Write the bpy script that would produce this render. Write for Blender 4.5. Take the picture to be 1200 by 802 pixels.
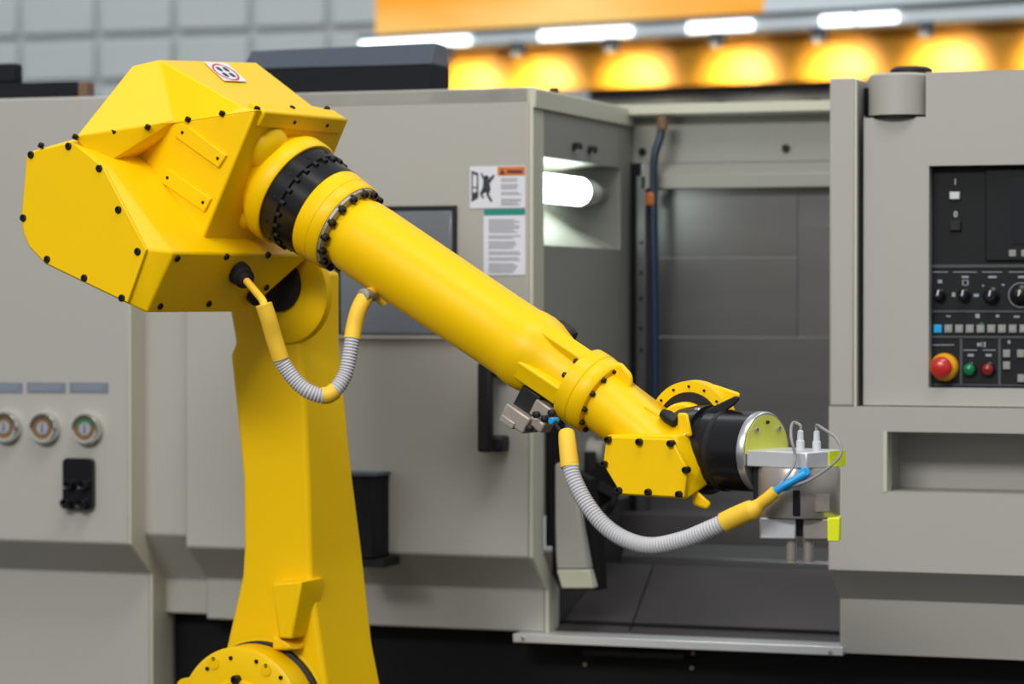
import bpy, bmesh, math, random
from mathutils import Vector, Matrix
random.seed(4)
for o in list(bpy.data.objects):
    bpy.data.objects.remove(o, do_unlink=True)
SC = bpy.context.scene
COL = SC.collection

# ------------------------------------------------------------------ camera
FPX = 3400.0                       # focal length in pixels of the 1200 x 802 frame
TH = math.radians(19.3)            # camera looks to the left of the machine's normal
PITCH = math.atan(51.0 / FPX)
Z = Vector((0, 0, 1))
RV = Vector((math.cos(TH), math.sin(TH), 0))
FH = Vector((-math.sin(TH), math.cos(TH), 0))
FV = FH * math.cos(PITCH) - Z * math.sin(PITCH)
UV = Z * math.cos(PITCH) + FH * math.sin(PITCH)
CAMP = Vector((4 * math.sin(TH), -4 * math.cos(TH), 1.35))
cd = bpy.data.cameras.new('camera')
cd.sensor_width = 36.0
cd.lens = 36.0 * FPX / 1200.0
cd.clip_start = 0.05
cd.dof.use_dof = True
cd.dof.focus_distance = 3.3
cd.dof.aperture_fstop = 5.0
cam = bpy.data.objects.new('camera', cd)
cam.matrix_world = Matrix.Translation(CAMP) @ Matrix((RV, UV, -FV)).transposed().to_4x4()
COL.objects.link(cam)
SC.camera = cam

# ------------------------------------------------------------------ world, hall lighting, exposure
w = bpy.data.worlds.new('hall')
SC.world = w
w.use_nodes = True
w.node_tree.nodes['Background'].inputs[0].default_value = (0.93, 0.97, 1.0, 1)
w.node_tree.nodes['Background'].inputs[1].default_value = 0.47


def hall_lamp(loc, target, size, power, color):
    d = bpy.data.lights.new('hall_lamp', 'AREA')
    d.shape = 'RECTANGLE'
    d.size, d.size_y = size
    d.energy = power
    d.color = color
    o = bpy.data.objects.new('hall_lamp', d)
    o.location = loc
    o.rotation_euler = (Vector(target) - Vector(loc)).to_track_quat('-Z', 'Y').to_euler()
    COL.objects.link(o)


hall_lamp((-0.4, -6.4, 4.5), (-0.1, -0.5, 1.1), (3.2, 1.0), 275, (1.0, 0.98, 0.94))
hall_lamp((1.2, -1.9, 5.6), (0.2, -0.6, 1.0), (3.0, 1.4), 110, (1.0, 0.98, 0.95))
hall_lamp((2.5, 3.0, 6.0), (1.0, 2.4, 0.5), (4.0, 2.0), 60, (0.92, 0.97, 1.0))
hall_lamp((-3.0, 2.2, 5.6), (-3.0, 5.2, 2.2), (5.0, 1.0), 130, (0.92, 0.97, 1.0))
SC.view_settings.view_transform = 'Standard'
SC.view_settings.look = 'None'
SC.view_settings.exposure = 0.0
SC.view_settings.gamma = 1.0
SC.view_settings.use_curve_mapping = False


# ------------------------------------------------------------------ pixel to place
def ray(px, py):
    return FV + RV * ((px - 600.0) / FPX) + UV * ((401.0 - py) / FPX)


def PL(px, py, p0, n):             # where the sight line meets a plane
    r = ray(px, py)
    return CAMP + r * ((p0 - CAMP).dot(n) / r.dot(n))


def MY(px, py, y=0.0):             # on a plane parallel to the machine front
    return PL(px, py, Vector((0, y, 0)), Vector((0, 1, 0)))


def MX(px, py, x):                 # on a plane parallel to the machine side walls
    return PL(px, py, Vector((x, 0, 0)), Vector((1, 0, 0)))


PHI = math.radians(30)             # working plane of the robot, seen from the camera
RU = RV * math.cos(PHI) - FH * math.sin(PHI)
RVV = -RV * math.sin(PHI) - FH * math.cos(PHI)
ORG = CAMP + ray(335, 219) * 3.5   # centre of the forearm flange


def RP(px, py, v=0.0):             # on a plane beside the working plane, v towards the viewer
    return PL(px, py, ORG + RVV * v, RVV)


# ------------------------------------------------------------------ materials
def mat(name, col, rough=0.5, metal=0.0, var=0.0, vscale=6.0, bump=0.0, bscale=80.0,
        emit=None, estr=0.0, coat=0.0, spec=0.5, stretch=None):
    m = bpy.data.materials.new(name)
    m.use_nodes = True
    nt = m.node_tree
    b = nt.nodes['Principled BSDF']
    b.inputs['Base Color'].default_value = (*col, 1)
    b.inputs['Roughness'].default_value = rough
    b.inputs['Metallic'].default_value = metal
    b.inputs['Specular IOR Level'].default_value = spec
    if coat:
        b.inputs['Coat Weight'].default_value = coat
        b.inputs['Coat Roughness'].default_value = 0.12
    tc = nt.nodes.new('ShaderNodeTexCoord')
    src = tc.outputs['Object']
    if stretch:
        mp = nt.nodes.new('ShaderNodeMapping')
        mp.inputs['Scale'].default_value = stretch
        nt.links.new(src, mp.inputs['Vector'])
        src = mp.outputs['Vector']
    if var:
        n = nt.nodes.new('ShaderNodeTexNoise')
        n.inputs['Scale'].default_value = vscale
        n.inputs['Detail'].default_value = 4
        nt.links.new(src, n.inputs['Vector'])
        mx = nt.nodes.new('ShaderNodeMix')
        mx.data_type = 'RGBA'
        mx.inputs['A'].default_value = (*[c * (1 - var) for c in col], 1)
        mx.inputs['B'].default_value = (*[min(1, c * (1 + var)) for c in col], 1)
        nt.links.new(n.outputs['Fac'], mx.inputs['Factor'])
        nt.links.new(mx.outputs['Result'], b.inputs['Base Color'])
    if bump:
        n2 = nt.nodes.new('ShaderNodeTexNoise')
        n2.inputs['Scale'].default_value = bscale
        nt.links.new(src, n2.inputs['Vector'])
        bp = nt.nodes.new('ShaderNodeBump')
        bp.inputs['Strength'].default_value = bump
        bp.inputs['Distance'].default_value = 0.002
        nt.links.new(n2.outputs['Fac'], bp.inputs['Height'])
        nt.links.new(bp.outputs['Normal'], b.inputs['Normal'])
    if emit:
        b.inputs['Emission Color'].default_value = (*emit, 1)
        b.inputs['Emission Strength'].default_value = estr
    return m


M = dict(
    yellow=mat('yellow_paint', (0.90, 0.555, 0.0), 0.38, var=0.03, vscale=5, bump=0.04, bscale=160, spec=0.22),
    sleeve=mat('yellow_sleeve', (0.86, 0.53, 0.03), 0.6, var=0.06, vscale=40),
    black=mat('black_metal', (0.007, 0.007, 0.009), 0.25, var=0.2, spec=0.3),
    blackp=mat('black_plastic', (0.011, 0.011, 0.013), 0.5, var=0.1, spec=0.3),
    bolt=mat('black_bolt', (0.011, 0.010, 0.009), 0.4, spec=0.25),
    steel=mat('steel', (0.40, 0.365, 0.33), 0.32, metal=0.6, var=0.06, vscale=20),
    alu=mat('aluminium', (0.72, 0.73, 0.75), 0.35, metal=0.55, var=0.05, vscale=15),
    rim=mat('turned_rim', (0.55, 0.55, 0.56), 0.3, metal=0.9, var=0.05, vscale=20),
    conn=mat('grey_connector', (0.36, 0.32, 0.28), 0.45, metal=0.4, var=0.15, vscale=60),
    wire=mat('grey_wire', (0.26, 0.26, 0.27), 0.4),
    hose=mat('grey_hose', (0.50, 0.495, 0.52), 0.5, var=0.05, vscale=30),
    blue=mat('blue_tube', (0.01, 0.30, 0.66), 0.35),
    discf=mat('yellow_green_reflection', (0.66, 0.68, 0.10), 0.35, metal=0.25, var=0.15, vscale=25),  # yellow-green reflection on the disc, painted as its base colour
    fluo=mat('fluorescent_yellow', (0.72, 0.80, 0.0), 0.5),
    white=mat('white_plastic', (0.55, 0.58, 0.62), 0.5),
    panel=mat('grey_white_enamel', (0.385, 0.375, 0.345), 0.5, var=0.03, vscale=1.6, bump=0.02),
    cream=mat('cream_enamel', (0.52, 0.515, 0.41), 0.45, var=0.02),
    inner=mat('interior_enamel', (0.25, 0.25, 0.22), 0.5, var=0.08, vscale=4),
    stain=mat('stainless_sheet', (0.14, 0.14, 0.145), 0.3, metal=0.75, var=0.18, vscale=3, stretch=(1, 1, 6)),
    tray=mat('dark_tray', (0.075, 0.070, 0.072), 0.42, metal=0.4, var=0.3, vscale=5),
    base=mat('black_base', (0.004, 0.004, 0.005), 0.6, var=0.2, spec=0.2),
    glass=mat('tinted_window', (0.16, 0.185, 0.22), 0.18, var=0.05, coat=0.4),
    lamp=mat('lamp_tube', (1, 1, 1), 0.4, emit=(0.86, 1.0, 0.90), estr=8),
    lens=mat('lamp_lens', (0.6, 0.65, 0.6), 0.2, var=0.2, vscale=50),
    bpipe=mat('blue_pipe', (0.005, 0.018, 0.042), 0.4),
    orange=mat('orange_fitting', (0.36, 0.10, 0.01), 0.5),
    paper=mat('white_label', (0.66, 0.68, 0.74), 0.6),
    ink=mat('ink', (0.02, 0.025, 0.04), 0.6),
    greyink=mat('grey_ink', (0.30, 0.31, 0.36), 0.7),
    orangeink=mat('orange_print', (0.62, 0.15, 0.02), 0.6),
    tealink=mat('teal_print', (0.0, 0.22, 0.19), 0.6),
    redink=mat('red_print', (0.55, 0.02, 0.03), 0.6),
    bluelabel=mat('blue_grey_label', (0.15, 0.19, 0.24), 0.6),
    copper=mat('brown_dial', (0.19, 0.10, 0.03), 0.5, var=0.2, vscale=40),
    green=mat('green_dial', (0.03, 0.17, 0.05), 0.5),
    chrome=mat('chrome', (0.72, 0.71, 0.68), 0.15, metal=1.0),
    cpanel=mat('control_panel', (0.011, 0.012, 0.014), 0.6, var=0.1, spec=0.2),
    cline=mat('panel_lines', (0.055, 0.06, 0.066), 0.6),
    screen=mat('dark_screen', (0.006, 0.007, 0.010), 0.15),
    key=mat('grey_key', (0.25, 0.25, 0.24), 0.6),
    keylit=mat('white_key', (0.60, 0.62, 0.62), 0.5),
    keyblue=mat('blue_key', (0.0, 0.22, 0.42), 0.4, emit=(0.0, 0.3, 0.6), estr=0.35),
    red=mat('red_button', (0.50, 0.02, 0.015), 0.25),
    redcap=mat('dark_red_cap', (0.22, 0.012, 0.014), 0.2),
    ebase=mat('amber_ring', (0.78, 0.36, 0.0), 0.4),
    greenb=mat('green_button', (0.0, 0.16, 0.06), 0.2),
    darkbox=mat('dark_box', (0.010, 0.011, 0.014), 0.7, var=0.1, spec=0.15),
    slate=mat('slate_lid', (0.055, 0.07, 0.095), 0.4),
    brown=mat('brown_end', (0.14, 0.075, 0.04), 0.6),
    wall=mat('grey_panel_wall', (0.43, 0.465, 0.475), 0.6, var=0.05, vscale=2),
    wallback=mat('grey_joint', (0.38, 0.41, 0.42), 0.7),
    floor=mat('hall_floor', (0.035, 0.035, 0.038), 0.6, var=0.15, vscale=3),
    fascia=mat('yellow_fascia', (0.80, 0.36, 0.01), 0.5, var=0.05, vscale=2),
    led=mat('led_lamp', (1, 1, 1), 0.4, emit=(0.9, 0.97, 1.0), estr=3.0),
    rail=mat('pale_rail', (0.68, 0.76, 0.80), 0.4, metal=0.2),
    darkrail=mat('dark_rail', (0.05, 0.06, 0.07), 0.5),
)


def lightbox_mat():
    m = bpy.data.materials.new('lit_orange_print')
    m.use_nodes = True
    nt = m.node_tree
    b = nt.nodes['Principled BSDF']
    b.inputs['Roughness'].default_value = 0.5
    tc = nt.nodes.new('ShaderNodeTexCoord')
    mp = nt.nodes.new('ShaderNodeMapping')
    mp.inputs['Rotation'].default_value = (0, math.radians(38), 0)
    mp.inputs['Scale'].default_value = (0.9, 1, 3.4)
    n = nt.nodes.new('ShaderNodeTexNoise')
    n.inputs['Scale'].default_value = 1.7
    n.inputs['Detail'].default_value = 1.5
    cr = nt.nodes.new('ShaderNodeValToRGB')
    cr.color_ramp.elements[0].position = 0.33
    cr.color_ramp.elements[0].color = (0.93, 0.36, 0.008, 1)
    cr.color_ramp.elements[1].position = 0.66
    cr.color_ramp.elements[1].color = (1.0, 0.68, 0.22, 1)
    nt.links.new(tc.outputs['Object'], mp.inputs['Vector'])
    nt.links.new(mp.outputs['Vector'], n.inputs['Vector'])
    nt.links.new(n.outputs['Fac'], cr.inputs['Fac'])
    b.inputs['Base Color'].default_value = (0.1, 0.05, 0.01, 1)
    nt.links.new(cr.outputs['Color'], b.inputs['Emission Color'])
    b.inputs['Emission Strength'].default_value = 0.95
    return m


M['lightbox'] = lightbox_mat()

# ------------------------------------------------------------------ objects
WL = {}                            # place of each object in the world


def tag(o, label=None, cat=None, group=None, kind=None):
    if label: o['label'] = label
    if cat: o['category'] = cat
    if group: o['group'] = group
    if kind: o['kind'] = kind
    return o


def link(o, loc, parent):
    COL.objects.link(o)
    WL[o.name] = Vector(loc)
    if parent:
        o.parent = parent
        o.location = Vector(loc) - WL[parent.name]
    else:
        o.location = loc
    return o


def thing(name, loc, label, cat, group=None):
    o = bpy.data.objects.new(name, None)
    o.empty_display_size = 0.05
    link(o, loc, None)
    return tag(o, label, cat, group)


def finish(name, me, m, parent, bevel=0.0, smooth=None, recalc=True, segs=2):
    """mesh in world coordinates -> object with its origin in its middle"""
    if recalc:
        bm = bmesh.new()
        bm.from_mesh(me)
        bmesh.ops.remove_doubles(bm, verts=bm.verts, dist=1e-6)
        bmesh.ops.recalc_face_normals(bm, faces=bm.faces)
        bm.to_mesh(me)
        bm.free()
    cs = [v.co for v in me.vertices]
    c = (Vector([min(p[i] for p in cs) for i in range(3)]) + Vector([max(p[i] for p in cs) for i in range(3)])) / 2
    me.transform(Matrix.Translation(-c))
    me.materials.append(m if not isinstance(m, str) else M[m])
    if smooth is not None:
        me.polygons.foreach_set('use_smooth', [True] * len(me.polygons))
        me.set_sharp_from_angle(angle=math.radians(smooth))
    o = bpy.data.objects.new(name, me)
    if bevel:
        bv = o.modifiers.new('edges', 'BEVEL')
        bv.width = bevel
        bv.segments = segs
        bv.limit_method = 'ANGLE'
        bv.angle_limit = math.radians(25)
        bv.harden_normals = False
        me.polygons.foreach_set('use_smooth', [True] * len(me.polygons))
        me.set_sharp_from_angle(angle=math.radians(smooth or 35))
    return link(o, c, parent)


def pym(name, vs, fs, m, parent=None, **k):
    me = bpy.data.meshes.new(name)
    me.from_pydata([tuple(v) for v in vs], [], fs)
    return finish(name, me, m, parent, **k)


def box(name, x0, x1, y0, y1, z0, z1, m, parent=None, **k):
    vs = [(x, y, z) for x in (x0, x1) for y in (y0, y1) for z in (z0, z1)]
    fs = [(0, 1, 3, 2), (4, 6, 7, 5), (0, 4, 5, 1), (2, 3, 7, 6), (0, 2, 6, 4), (1, 5, 7, 3)]
    return pym(name, vs, fs, m, parent, **k)


def obox(name, c, ax, ay, az, m, parent=None, **k):
    """box by centre and three half vectors"""
    vs = [c + ax * i + ay * j + az * l for i in (-1, 1) for j in (-1, 1) for l in (-1, 1)]
    fs = [(0, 1, 3, 2), (4, 6, 7, 5), (0, 4, 5, 1), (2, 3, 7, 6), (0, 2, 6, 4), (1, 5, 7, 3)]
    return pym(name, vs, fs, m, parent, **k)


def prism(name, pts, off, m, parent=None, **k):
    n = len(pts)
    vs = [Vector(p) for p in pts] + [Vector(p) + off for p in pts]
    fs = [tuple(range(n)), tuple(range(2 * n - 1, n - 1, -1))]
    fs += [(i, (i + 1) % n, n + (i + 1) % n, n + i) for i in range(n)]
    return pym(name, vs, fs, m, parent, **k)


def loft(name, rings, m, parent=None, caps=True, **k):
    n = len(rings[0])
    vs = [p for r in rings for p in r]
    fs = []
    for a in range(len(rings) - 1):
        for i in range(n):
            j = (i + 1) % n
            fs.append((a * n + i, a * n + j, (a + 1) * n + j, (a + 1) * n + i))
    if caps:
        fs += [tuple(range(n)), tuple(range((len(rings) - 1) * n, len(rings) * n))]
    return pym(name, vs, fs, m, parent, **k)


def frame(ax):
    ax = ax.normalized()
    t = Z if abs(ax.z) < 0.9 else Vector((1, 0, 0))
    e1 = ax.cross(t).normalized()
    return ax, e1, e1.cross(ax).normalized()


def lathe(name, p, ax, prof, m, parent=None, segs=48, smooth=40, lobes=None, **k):
    ax, e1, e2 = frame(ax)
    rings = []
    for s, r in prof:
        rings.append([p + ax * s + (e1 * math.cos(t) + e2 * math.sin(t)) * max(r, 1e-4) * (lobes(t, s) if lobes else 1)
                      for t in [2 * math.pi * i / segs for i in range(segs)]])
    return loft(name, rings, m, parent, smooth=smooth, **k)


def hull(name, pts, m, parent=None, **k):
    bm = bmesh.new()
    for p in pts: bm.verts.new(p)
    bmesh.ops.convex_hull(bm, input=bm.verts)
    bmesh.ops.delete(bm, geom=[v for v in bm.verts if not v.link_faces], context='VERTS')
    bmesh.ops.dissolve_limit(bm, angle_limit=0.02, verts=bm.verts, edges=bm.edges)
    me = bpy.data.meshes.new(name)
    bm.to_mesh(me)
    bm.free()
    return finish(name, me, m, parent, **k)


def catmull(pts, per):
    out = []
    P = [pts[0] * 2 - pts[1]] + list(pts) + [pts[-1] * 2 - pts[-2]]
    for i in range(1, len(P) - 2):
        a, b, c, d = P[i - 1:i + 3]
        for q in range(per):
            t = q / per
            out.append(0.5 * ((2 * b) + (c - a) * t + (2 * a - 5 * b + 4 * c - d) * t * t + (-a + 3 * b - 3 * c + d) * t ** 3))
    out.append(P[-2])
    return out


def resample(pts, step):
    out = [pts[0]]
    acc = 0.0
    for a, b in zip(pts, pts[1:]):
        L = (b - a).length
        d = step - acc
        while d <= L:
            out.append(a.lerp(b, d / L))
            d += step
        acc = (acc + L) % step if L else acc
    return out


def tube(name, pts, r, m, parent=None, segs=12, per=8, smooth=60, radii=None):
    """round tube along a spline; radii(i, n) may shape it"""
    path = catmull([Vector(p) for p in pts], per)
    return sweep(name, path, [r] * len(path) if radii is None else [radii(i / (len(path) - 1)) for i in range(len(path))],
                 m, parent, segs, smooth)


def sweep(name, path, rs, m, parent=None, segs=12, smooth=60):
    rings = []
    e = None
    for i, p in enumerate(path):
        t = (path[min(i + 1, len(path) - 1)] - path[max(i - 1, 0)]).normalized()
        if e is None:
            e = frame(t)[1]
        e = (e - t * e.dot(t)).normalized()
        f = t.cross(e)
        rings.append([p + (e * math.cos(a) + f * math.sin(a)) * rs[i] for a in [2 * math.pi * q / segs for q in range(segs)]])
    return loft(name, rings, m, parent, smooth=smooth)


def corrugated(name, pts, r, m, parent=None, pitch=0.0036, depth=0.0012):
    path = resample(catmull([Vector(p) for p in pts], 24), pitch / 4)
    rs = [r - depth * (0, 0.5, 1, 0.5)[i % 4] for i in range(len(path))]
    return sweep(name, path, rs, m, parent, segs=18, smooth=50)


BOLTS = {}


def bolt(pos, nrm, parent, r=0.0042, h=0.0024, m='bolt', name='bolt'):
    key = (round(r, 5), round(h, 5), m)
    if key not in BOLTS:
        bm = bmesh.new()
        prof = [(r, -h * 0.6), (r, h * 0.75), (r * 0.8, h), (r * 0.5, h), (r * 0.45, h * 0.5)]
        n = 12
        rings = [[bm.verts.new((q * math.cos(2 * math.pi * i / n), q * math.sin(2 * math.pi * i / n), z)) for i in range(n)] for q, z in prof]
        for a, b in zip(rings, rings[1:]):
            for i in range(n):
                bm.faces.new((a[i], a[(i + 1) % n], b[(i + 1) % n], b[i]))
        bm.faces.new(rings[-1])
        bm.faces.new(rings[0][::-1])
        me = bpy.data.meshes.new(name)
        bm.to_mesh(me)
        bm.free()
        me.materials.append(M[m])
        BOLTS[key] = me
    o = bpy.data.objects.new(name, BOLTS[key])
    link(o, pos, parent)
    o.rotation_euler = nrm.to_track_quat('Z', 'Y').to_euler()
    return o


def quad_on(name, corners, off, m, parent, **k):      # thin plate: four or more corners, thickness vector
    return prism(name, corners, off, m, parent, **k)


YN = Vector((0, -1, 0))            # out of the machine front

# ------------------------------------------------------------------ the hall
fl = box('floor', -45, 45, -45, 45, -0.05, 0.0, 'floor')
tag(fl, 'dark grey hall floor under the lathe and the robot', 'floor', kind='structure')
WY = 5.2
wb = box('wall_back', MY(-700, 0, WY).x, MY(2000, 0, WY).x, WY, WY + 0.1, 0.0, 4.2, 'wallback')
tag(wb, 'grey hall wall of rectangular panels behind the lathe', 'wall', kind='structure')
xs = [MY(px, 40, WY).x for px in [26 + 90.3 * k for k in range(-3, 17)]]
zt = [MY(200, py, WY).z for py in (150, 96, 41, -14, -70)]
for i in range(len(xs) - 1):
    for j in range(len(zt) - 1):
        box('wall_panel', xs[i] + 0.012, xs[i + 1] - 0.012, WY - 0.02, WY + 0.001, zt[j] + 0.012, zt[j + 1] - 0.012, 'wall', wb, bevel=0.006)

# lit fascia of the stand behind the lathe
SY = math.radians(28.5)
SU = (RV * math.cos(SY) - FH * math.sin(SY)).normalized()
SN = SU.cross(Z).normalized()      # towards the camera side
SN = SN if SN.dot(CAMP) < 0 and SN.y < 0 else (SN if SN.y < 0 else -SN)
SO = CAMP + ray(800, 60) * 8.0


def SP(px, py, off=0.0):
    return PL(px, py, SO + SN * off, SN)


ft = thing('display_fascia', SP(800, 330), 'glowing orange and yellow display fascia with pale lamp rail above the lathe', 'sign')


def spanel(name, corners, off, th, m, parent=ft, **k):
    pts = [SP(x, y, off) for x, y in corners]
    return prism(name, pts, -SN * th, m, parent, **k)


spanel('light_box', [(440, -60), (905, -60), (890, 18), (440, 46)], 0.0, 0.12, 'lightbox')
spanel('pale_board', [(908, -60), (1500, -60), (1500, -25), (893, 16)], 0.0, 0.1, 'rail')
rl = spanel('lamp_rail', [(418, 45), (1500, -16), (1500, 7), (418, 62)], 0.05, 0.16, 'rail', bevel=0.01)
spanel('dark_edge', [(418, 42), (1500, -20), (1500, -16), (418, 45)], 0.06, 0.16, 'darkrail')
for x0, x1 in ((422, 548), (632, 738), (806, 880), (962, 998), (1005, 1050)):
    def ry(x, f): return 45 + (x - 418) * (-61 / 1082) + f * (17 + (x - 418) * 6 / 1082)
    spanel('led_lamp', [(x0, ry(x0, .22)), (x1, ry(x1, .22)), (x1, ry(x1, .8)), (x0, ry(x0, .8))], 0.062, 0.01, 'led')
yb = spanel('yellow_band', [(526, 56), (1500, 6), (1500, 74), (526, 110)], -0.06, 0.08, 'fascia')
for i, px in enumerate((523, 607, 717, 840, 960, 1085, 1220)):
    top = SP(px, 62 + (px - 600) * -0.047, 0.085)
    lathe('downlight', top, Vector((0, 0, 1)), [(-0.01, .022), (0.03, .022), (0.03, 0.0)], 'darkrail', ft, segs=16)
    d = bpy.data.lights.new('downlight', 'SPOT')
    d.energy = 13
    d.spot_size = math.radians(76)
    d.spot_blend = 1.0
    d.shadow_soft_size = 0.04
    d.color = (1.0, 0.84, 0.6)
    lo = bpy.data.objects.new('downlight_lamp', d)
    link(lo, top + Z * -0.02 + SN * 0.03, ft)
    lo.rotation_euler = (-Z * 0.4 - SN).to_track_quat('-Z', 'Y').to_euler()
for px in (520, 1480):             # posts that carry the fascia
    p = SP(px, 60, -0.16)
    box('post', p.x - .03, p.x + .03, p.y - .03, p.y + .03, 0, p.z, 'darkrail', ft)
spanel('dark_beam', [(690, 104), (1500, 72), (1500, 120), (690, 150)], -0.15, 0.1, 'darkrail')

# ------------------------------------------------------------------ the lathe
ZT = MY(500, 105).z                # roof
YB = 0.068                         # how far the lower front stands back
ZB1 = MY(619, 654).z
ZB2 = MY(634, 692, YB).z
ZB3 = MY(640, 742, YB).z
lathe_t = thing('cnc_lathe', (0, 0.4, 0), 'grey-white turning machine with open door behind the yellow robot', 'machine')


def shell(name, x0, x1, y0, m='panel', top=ZT, depth=0.03, yb=YB, zb3=ZB3, z1=ZB1, z2=ZB2, parent=lathe_t, bottom=True):
    """front sheet: flat, then stepped back below"""
    pr = [(y0, top), (y0, z1), (y0 + yb, z2), (y0 + yb, zb3)]
    back = [(y + depth, z) for y, z in pr[::-1]]
    pts = [Vector((x0, y, z)) for y, z in pr + back]
    return prism(name, pts, Vector((x1 - x0, 0, 0)), m, parent, bevel=0.003)


X152 = MY(152, 400, -0.03).x
XL0 = X152 - 0.62
# left cabinet: goes down to the floor
X217 = MY(217, 400).x
X620 = MY(620, 400).x
lc = shell('left_cabinet', XL0, X152, -0.034, depth=0.14, zb3=0.06, z1=MY(152, 638, -.034).z, z2=MY(172, 673, YB - .034).z)
RC = 0.012
zl1c, zl2c = MY(152, 638, -.034).z, MY(172, 673, YB - .034).z
ce = [(-.033, ZT - .002), (-.033, zl1c), (YB - .033, zl2c), (YB - .033, .07), (.10, .07), (.10, zl2c), (RC + .03, zl1c), (RC + .03, ZT - .002)]
prism('cabinet_edge', [Vector((X152, y, z)) for y, z in ce], Vector((.003, 0, 0)), 'cream', lathe_t)
shell('recessed_panel', X152 - 0.02, X217 + 0.03, RC, depth=0.03, z1=MY(190, 627, RC).z, z2=MY(200, 679, RC + YB).z, zb3=MY(200, 719, RC + YB).z)
dp = shell('door_panel', X217, X620, 0.0, depth=0.045)
# cream return along the door edge
pr = [(0.0, ZT), (0.0, ZB1), (YB, ZB2), (YB, ZB3)]
ed = [Vector((X620, y - .001, z)) for y, z in pr] + [Vector((X620, y + .047, z)) for y, z in pr[::-1]]
prism('door_edge', ed, Vector((0.006, 0, 0)), 'cream', lathe_t, bevel=0.002)
# black plinth
box('plinth', MY(172, 760, .1).x, MY(1700, 780, .1).x, 0.115, 1.2, 0.0, ZB3 + 0.012, 'base', lathe_t)
box('roof', XL0, X620 - 0.003, 0.0, 1.2, ZT - 0.02, ZT - 0.001, 'panel', lathe_t)
box('side_wall', XL0, XL0 + 0.02, 0.1, 1.2, 0.03, ZT - .02, 'panel', lathe_t)

# window with rounded rim
wx0, wx1 = MY(398, 320).x, MY(532, 320).x
wz0, wz1 = MY(470, 393).z, MY(470, 246).z
wn = box('door_window', wx0, wx1, -0.004, 0.01, wz0, wz1, 'glass', lathe_t, bevel=0.004)
for a in ((wx0 - .005, wx0, wz0 - .005, wz1 + .005), (wx1, wx1 + .005, wz0 - .005, wz1 + .005), (wx0, wx1, wz0 - .005, wz0), (wx0, wx1, wz1, wz1 + .005)):
    box('window_gasket', a[0], a[1], -0.006, 0.008, a[2], a[3], 'blackp' if a[3] > wz1 else 'panel', wn)
# door handle
hx = MY(571, 480, -.03).x
hz0, hz1 = MY(575, 530, -.03).z, MY(575, 425, -.03).z
hb = box('door_handle', hx - .010, hx + .010, -0.045, -0.028, hz0, hz1, 'blackp', lathe_t, bevel=0.004)
for zz in (hz0, hz1 - .02):
    box('handle_foot', hx - .010, hx + .022, -0.03, 0.002, zz, zz + .022, 'blackp', hb, bevel=0.004)
# black box low on the door
bx0, bx1 = MY(402, 600, -.05).x, MY(440, 600, -.05).x
bz0, bz1 = MY(425, 655, -.05).z, MY(425, 558, -.05).z
kb = box('black_holder', bx0, bx1, -0.055, 0.003, bz0, bz1, 'darkbox', lathe_t, bevel=0.003)
box('holder_lid', bx0 - .003, bx1 + .003, -0.057, 0.002, bz1, bz1 + .004, 'slate', kb)
box('holder_foot', bx0 - .004, bx1 + .012, -0.05, 0.01, bz0 - .012, bz0, 'blackp', kb)


# labels on the door
def label(name, x0, y0, x1, y1, y=0.0, m='paper', th=0.0012, parent=lathe_t, lift=0.0):
    a, b = MY(x0, (y0 + y1) / 2, y), MY(x1, (y0 + y1) / 2, y)
    z1, z0 = MY((x0 + x1) / 2, y0, y).z, MY((x0 + x1) / 2, y1, y).z
    return box(name, a.x, b.x, y - th - lift, y + 0.0005 - lift, z0, z1, m, parent)


def flat(name, polys, y, m, parent):         # several flat printed shapes in one mesh, corners in pixels
    vs, fs = [], []
    for pl in polys:
        fs.append(tuple(range(len(vs), len(vs) + len(pl))))
        vs += [MY(px, py, y) for px, py in pl]
    o = pym(name, vs, fs, m, parent, recalc=False)
    return tag(o, kind='stuff') if len(polys) > 1 else o


def rect(x0, y0, x1, y1): return [(x0, y0), (x1, y0), (x1, y1), (x0, y1)]


l1 = label('warning_label', 551, 195, 616, 244)
label('warning_header', 583.5, 195.5, 615.5, 206, m='orangeink', parent=l1, lift=.0008, th=.0006)
flat('warning_triangle', [[(585.5, 204), (588.5, 197.5), (591.5, 204)], rect(594, 199.5, 612, 202.5)], -0.0024, 'ink', l1)
flat('pictogram', [
    [(552.5, 200), (560.5, 203), (560.5, 232), (552.5, 237)],
    [(567, 207), (570.5, 205), (573.5, 208), (571.5, 211.5), (568, 211)],
    [(566.5, 211), (573, 211.5), (575, 222), (570, 226), (565.5, 221)],
    [(563, 203.5), (564.5, 202.5), (569, 210), (567, 212.5)], [(572, 211), (578, 204.5), (580, 206), (574, 215)],
    [(566, 219), (570, 225), (565, 228), (567.5, 232), (565.5, 233), (562, 227.5)],
    [(570, 223), (575, 221), (573, 228), (577.5, 236), (575, 237), (570, 229)]], -0.0016, 'ink', l1)
flat('pictogram_door', [[(554.2, 204), (558.6, 206), (558.6, 219), (554.2, 219)], [(554.2, 221), (558.6, 221), (558.6, 225), (554.2, 226)]], -0.0020, 'paper', l1)
flat('print_lines', [rect(587, y, 587 + random.uniform(18, 25), y + 1.0) for y in (209, 211.5, 216, 218.2, 220.5, 225, 227.3, 233, 235, 237.4, 239.5)], -0.0018, 'greyink', l1)
l2 = label('instruction_label', 567, 245, 616, 322.5)
label('label_header', 567.3, 245, 615.7, 252.5, m='tealink', parent=l2, lift=.0008, th=.0006)
yy = 257.0
ln = []
while yy < 319:
    ln.append(rect(572.5, yy, 572.5 + random.uniform(28, 38), yy + 1.1))
    yy += random.choice((2.4, 2.4, 4.6))
flat('print_lines', ln, -0.0018, 'greyink', l2)

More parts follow.
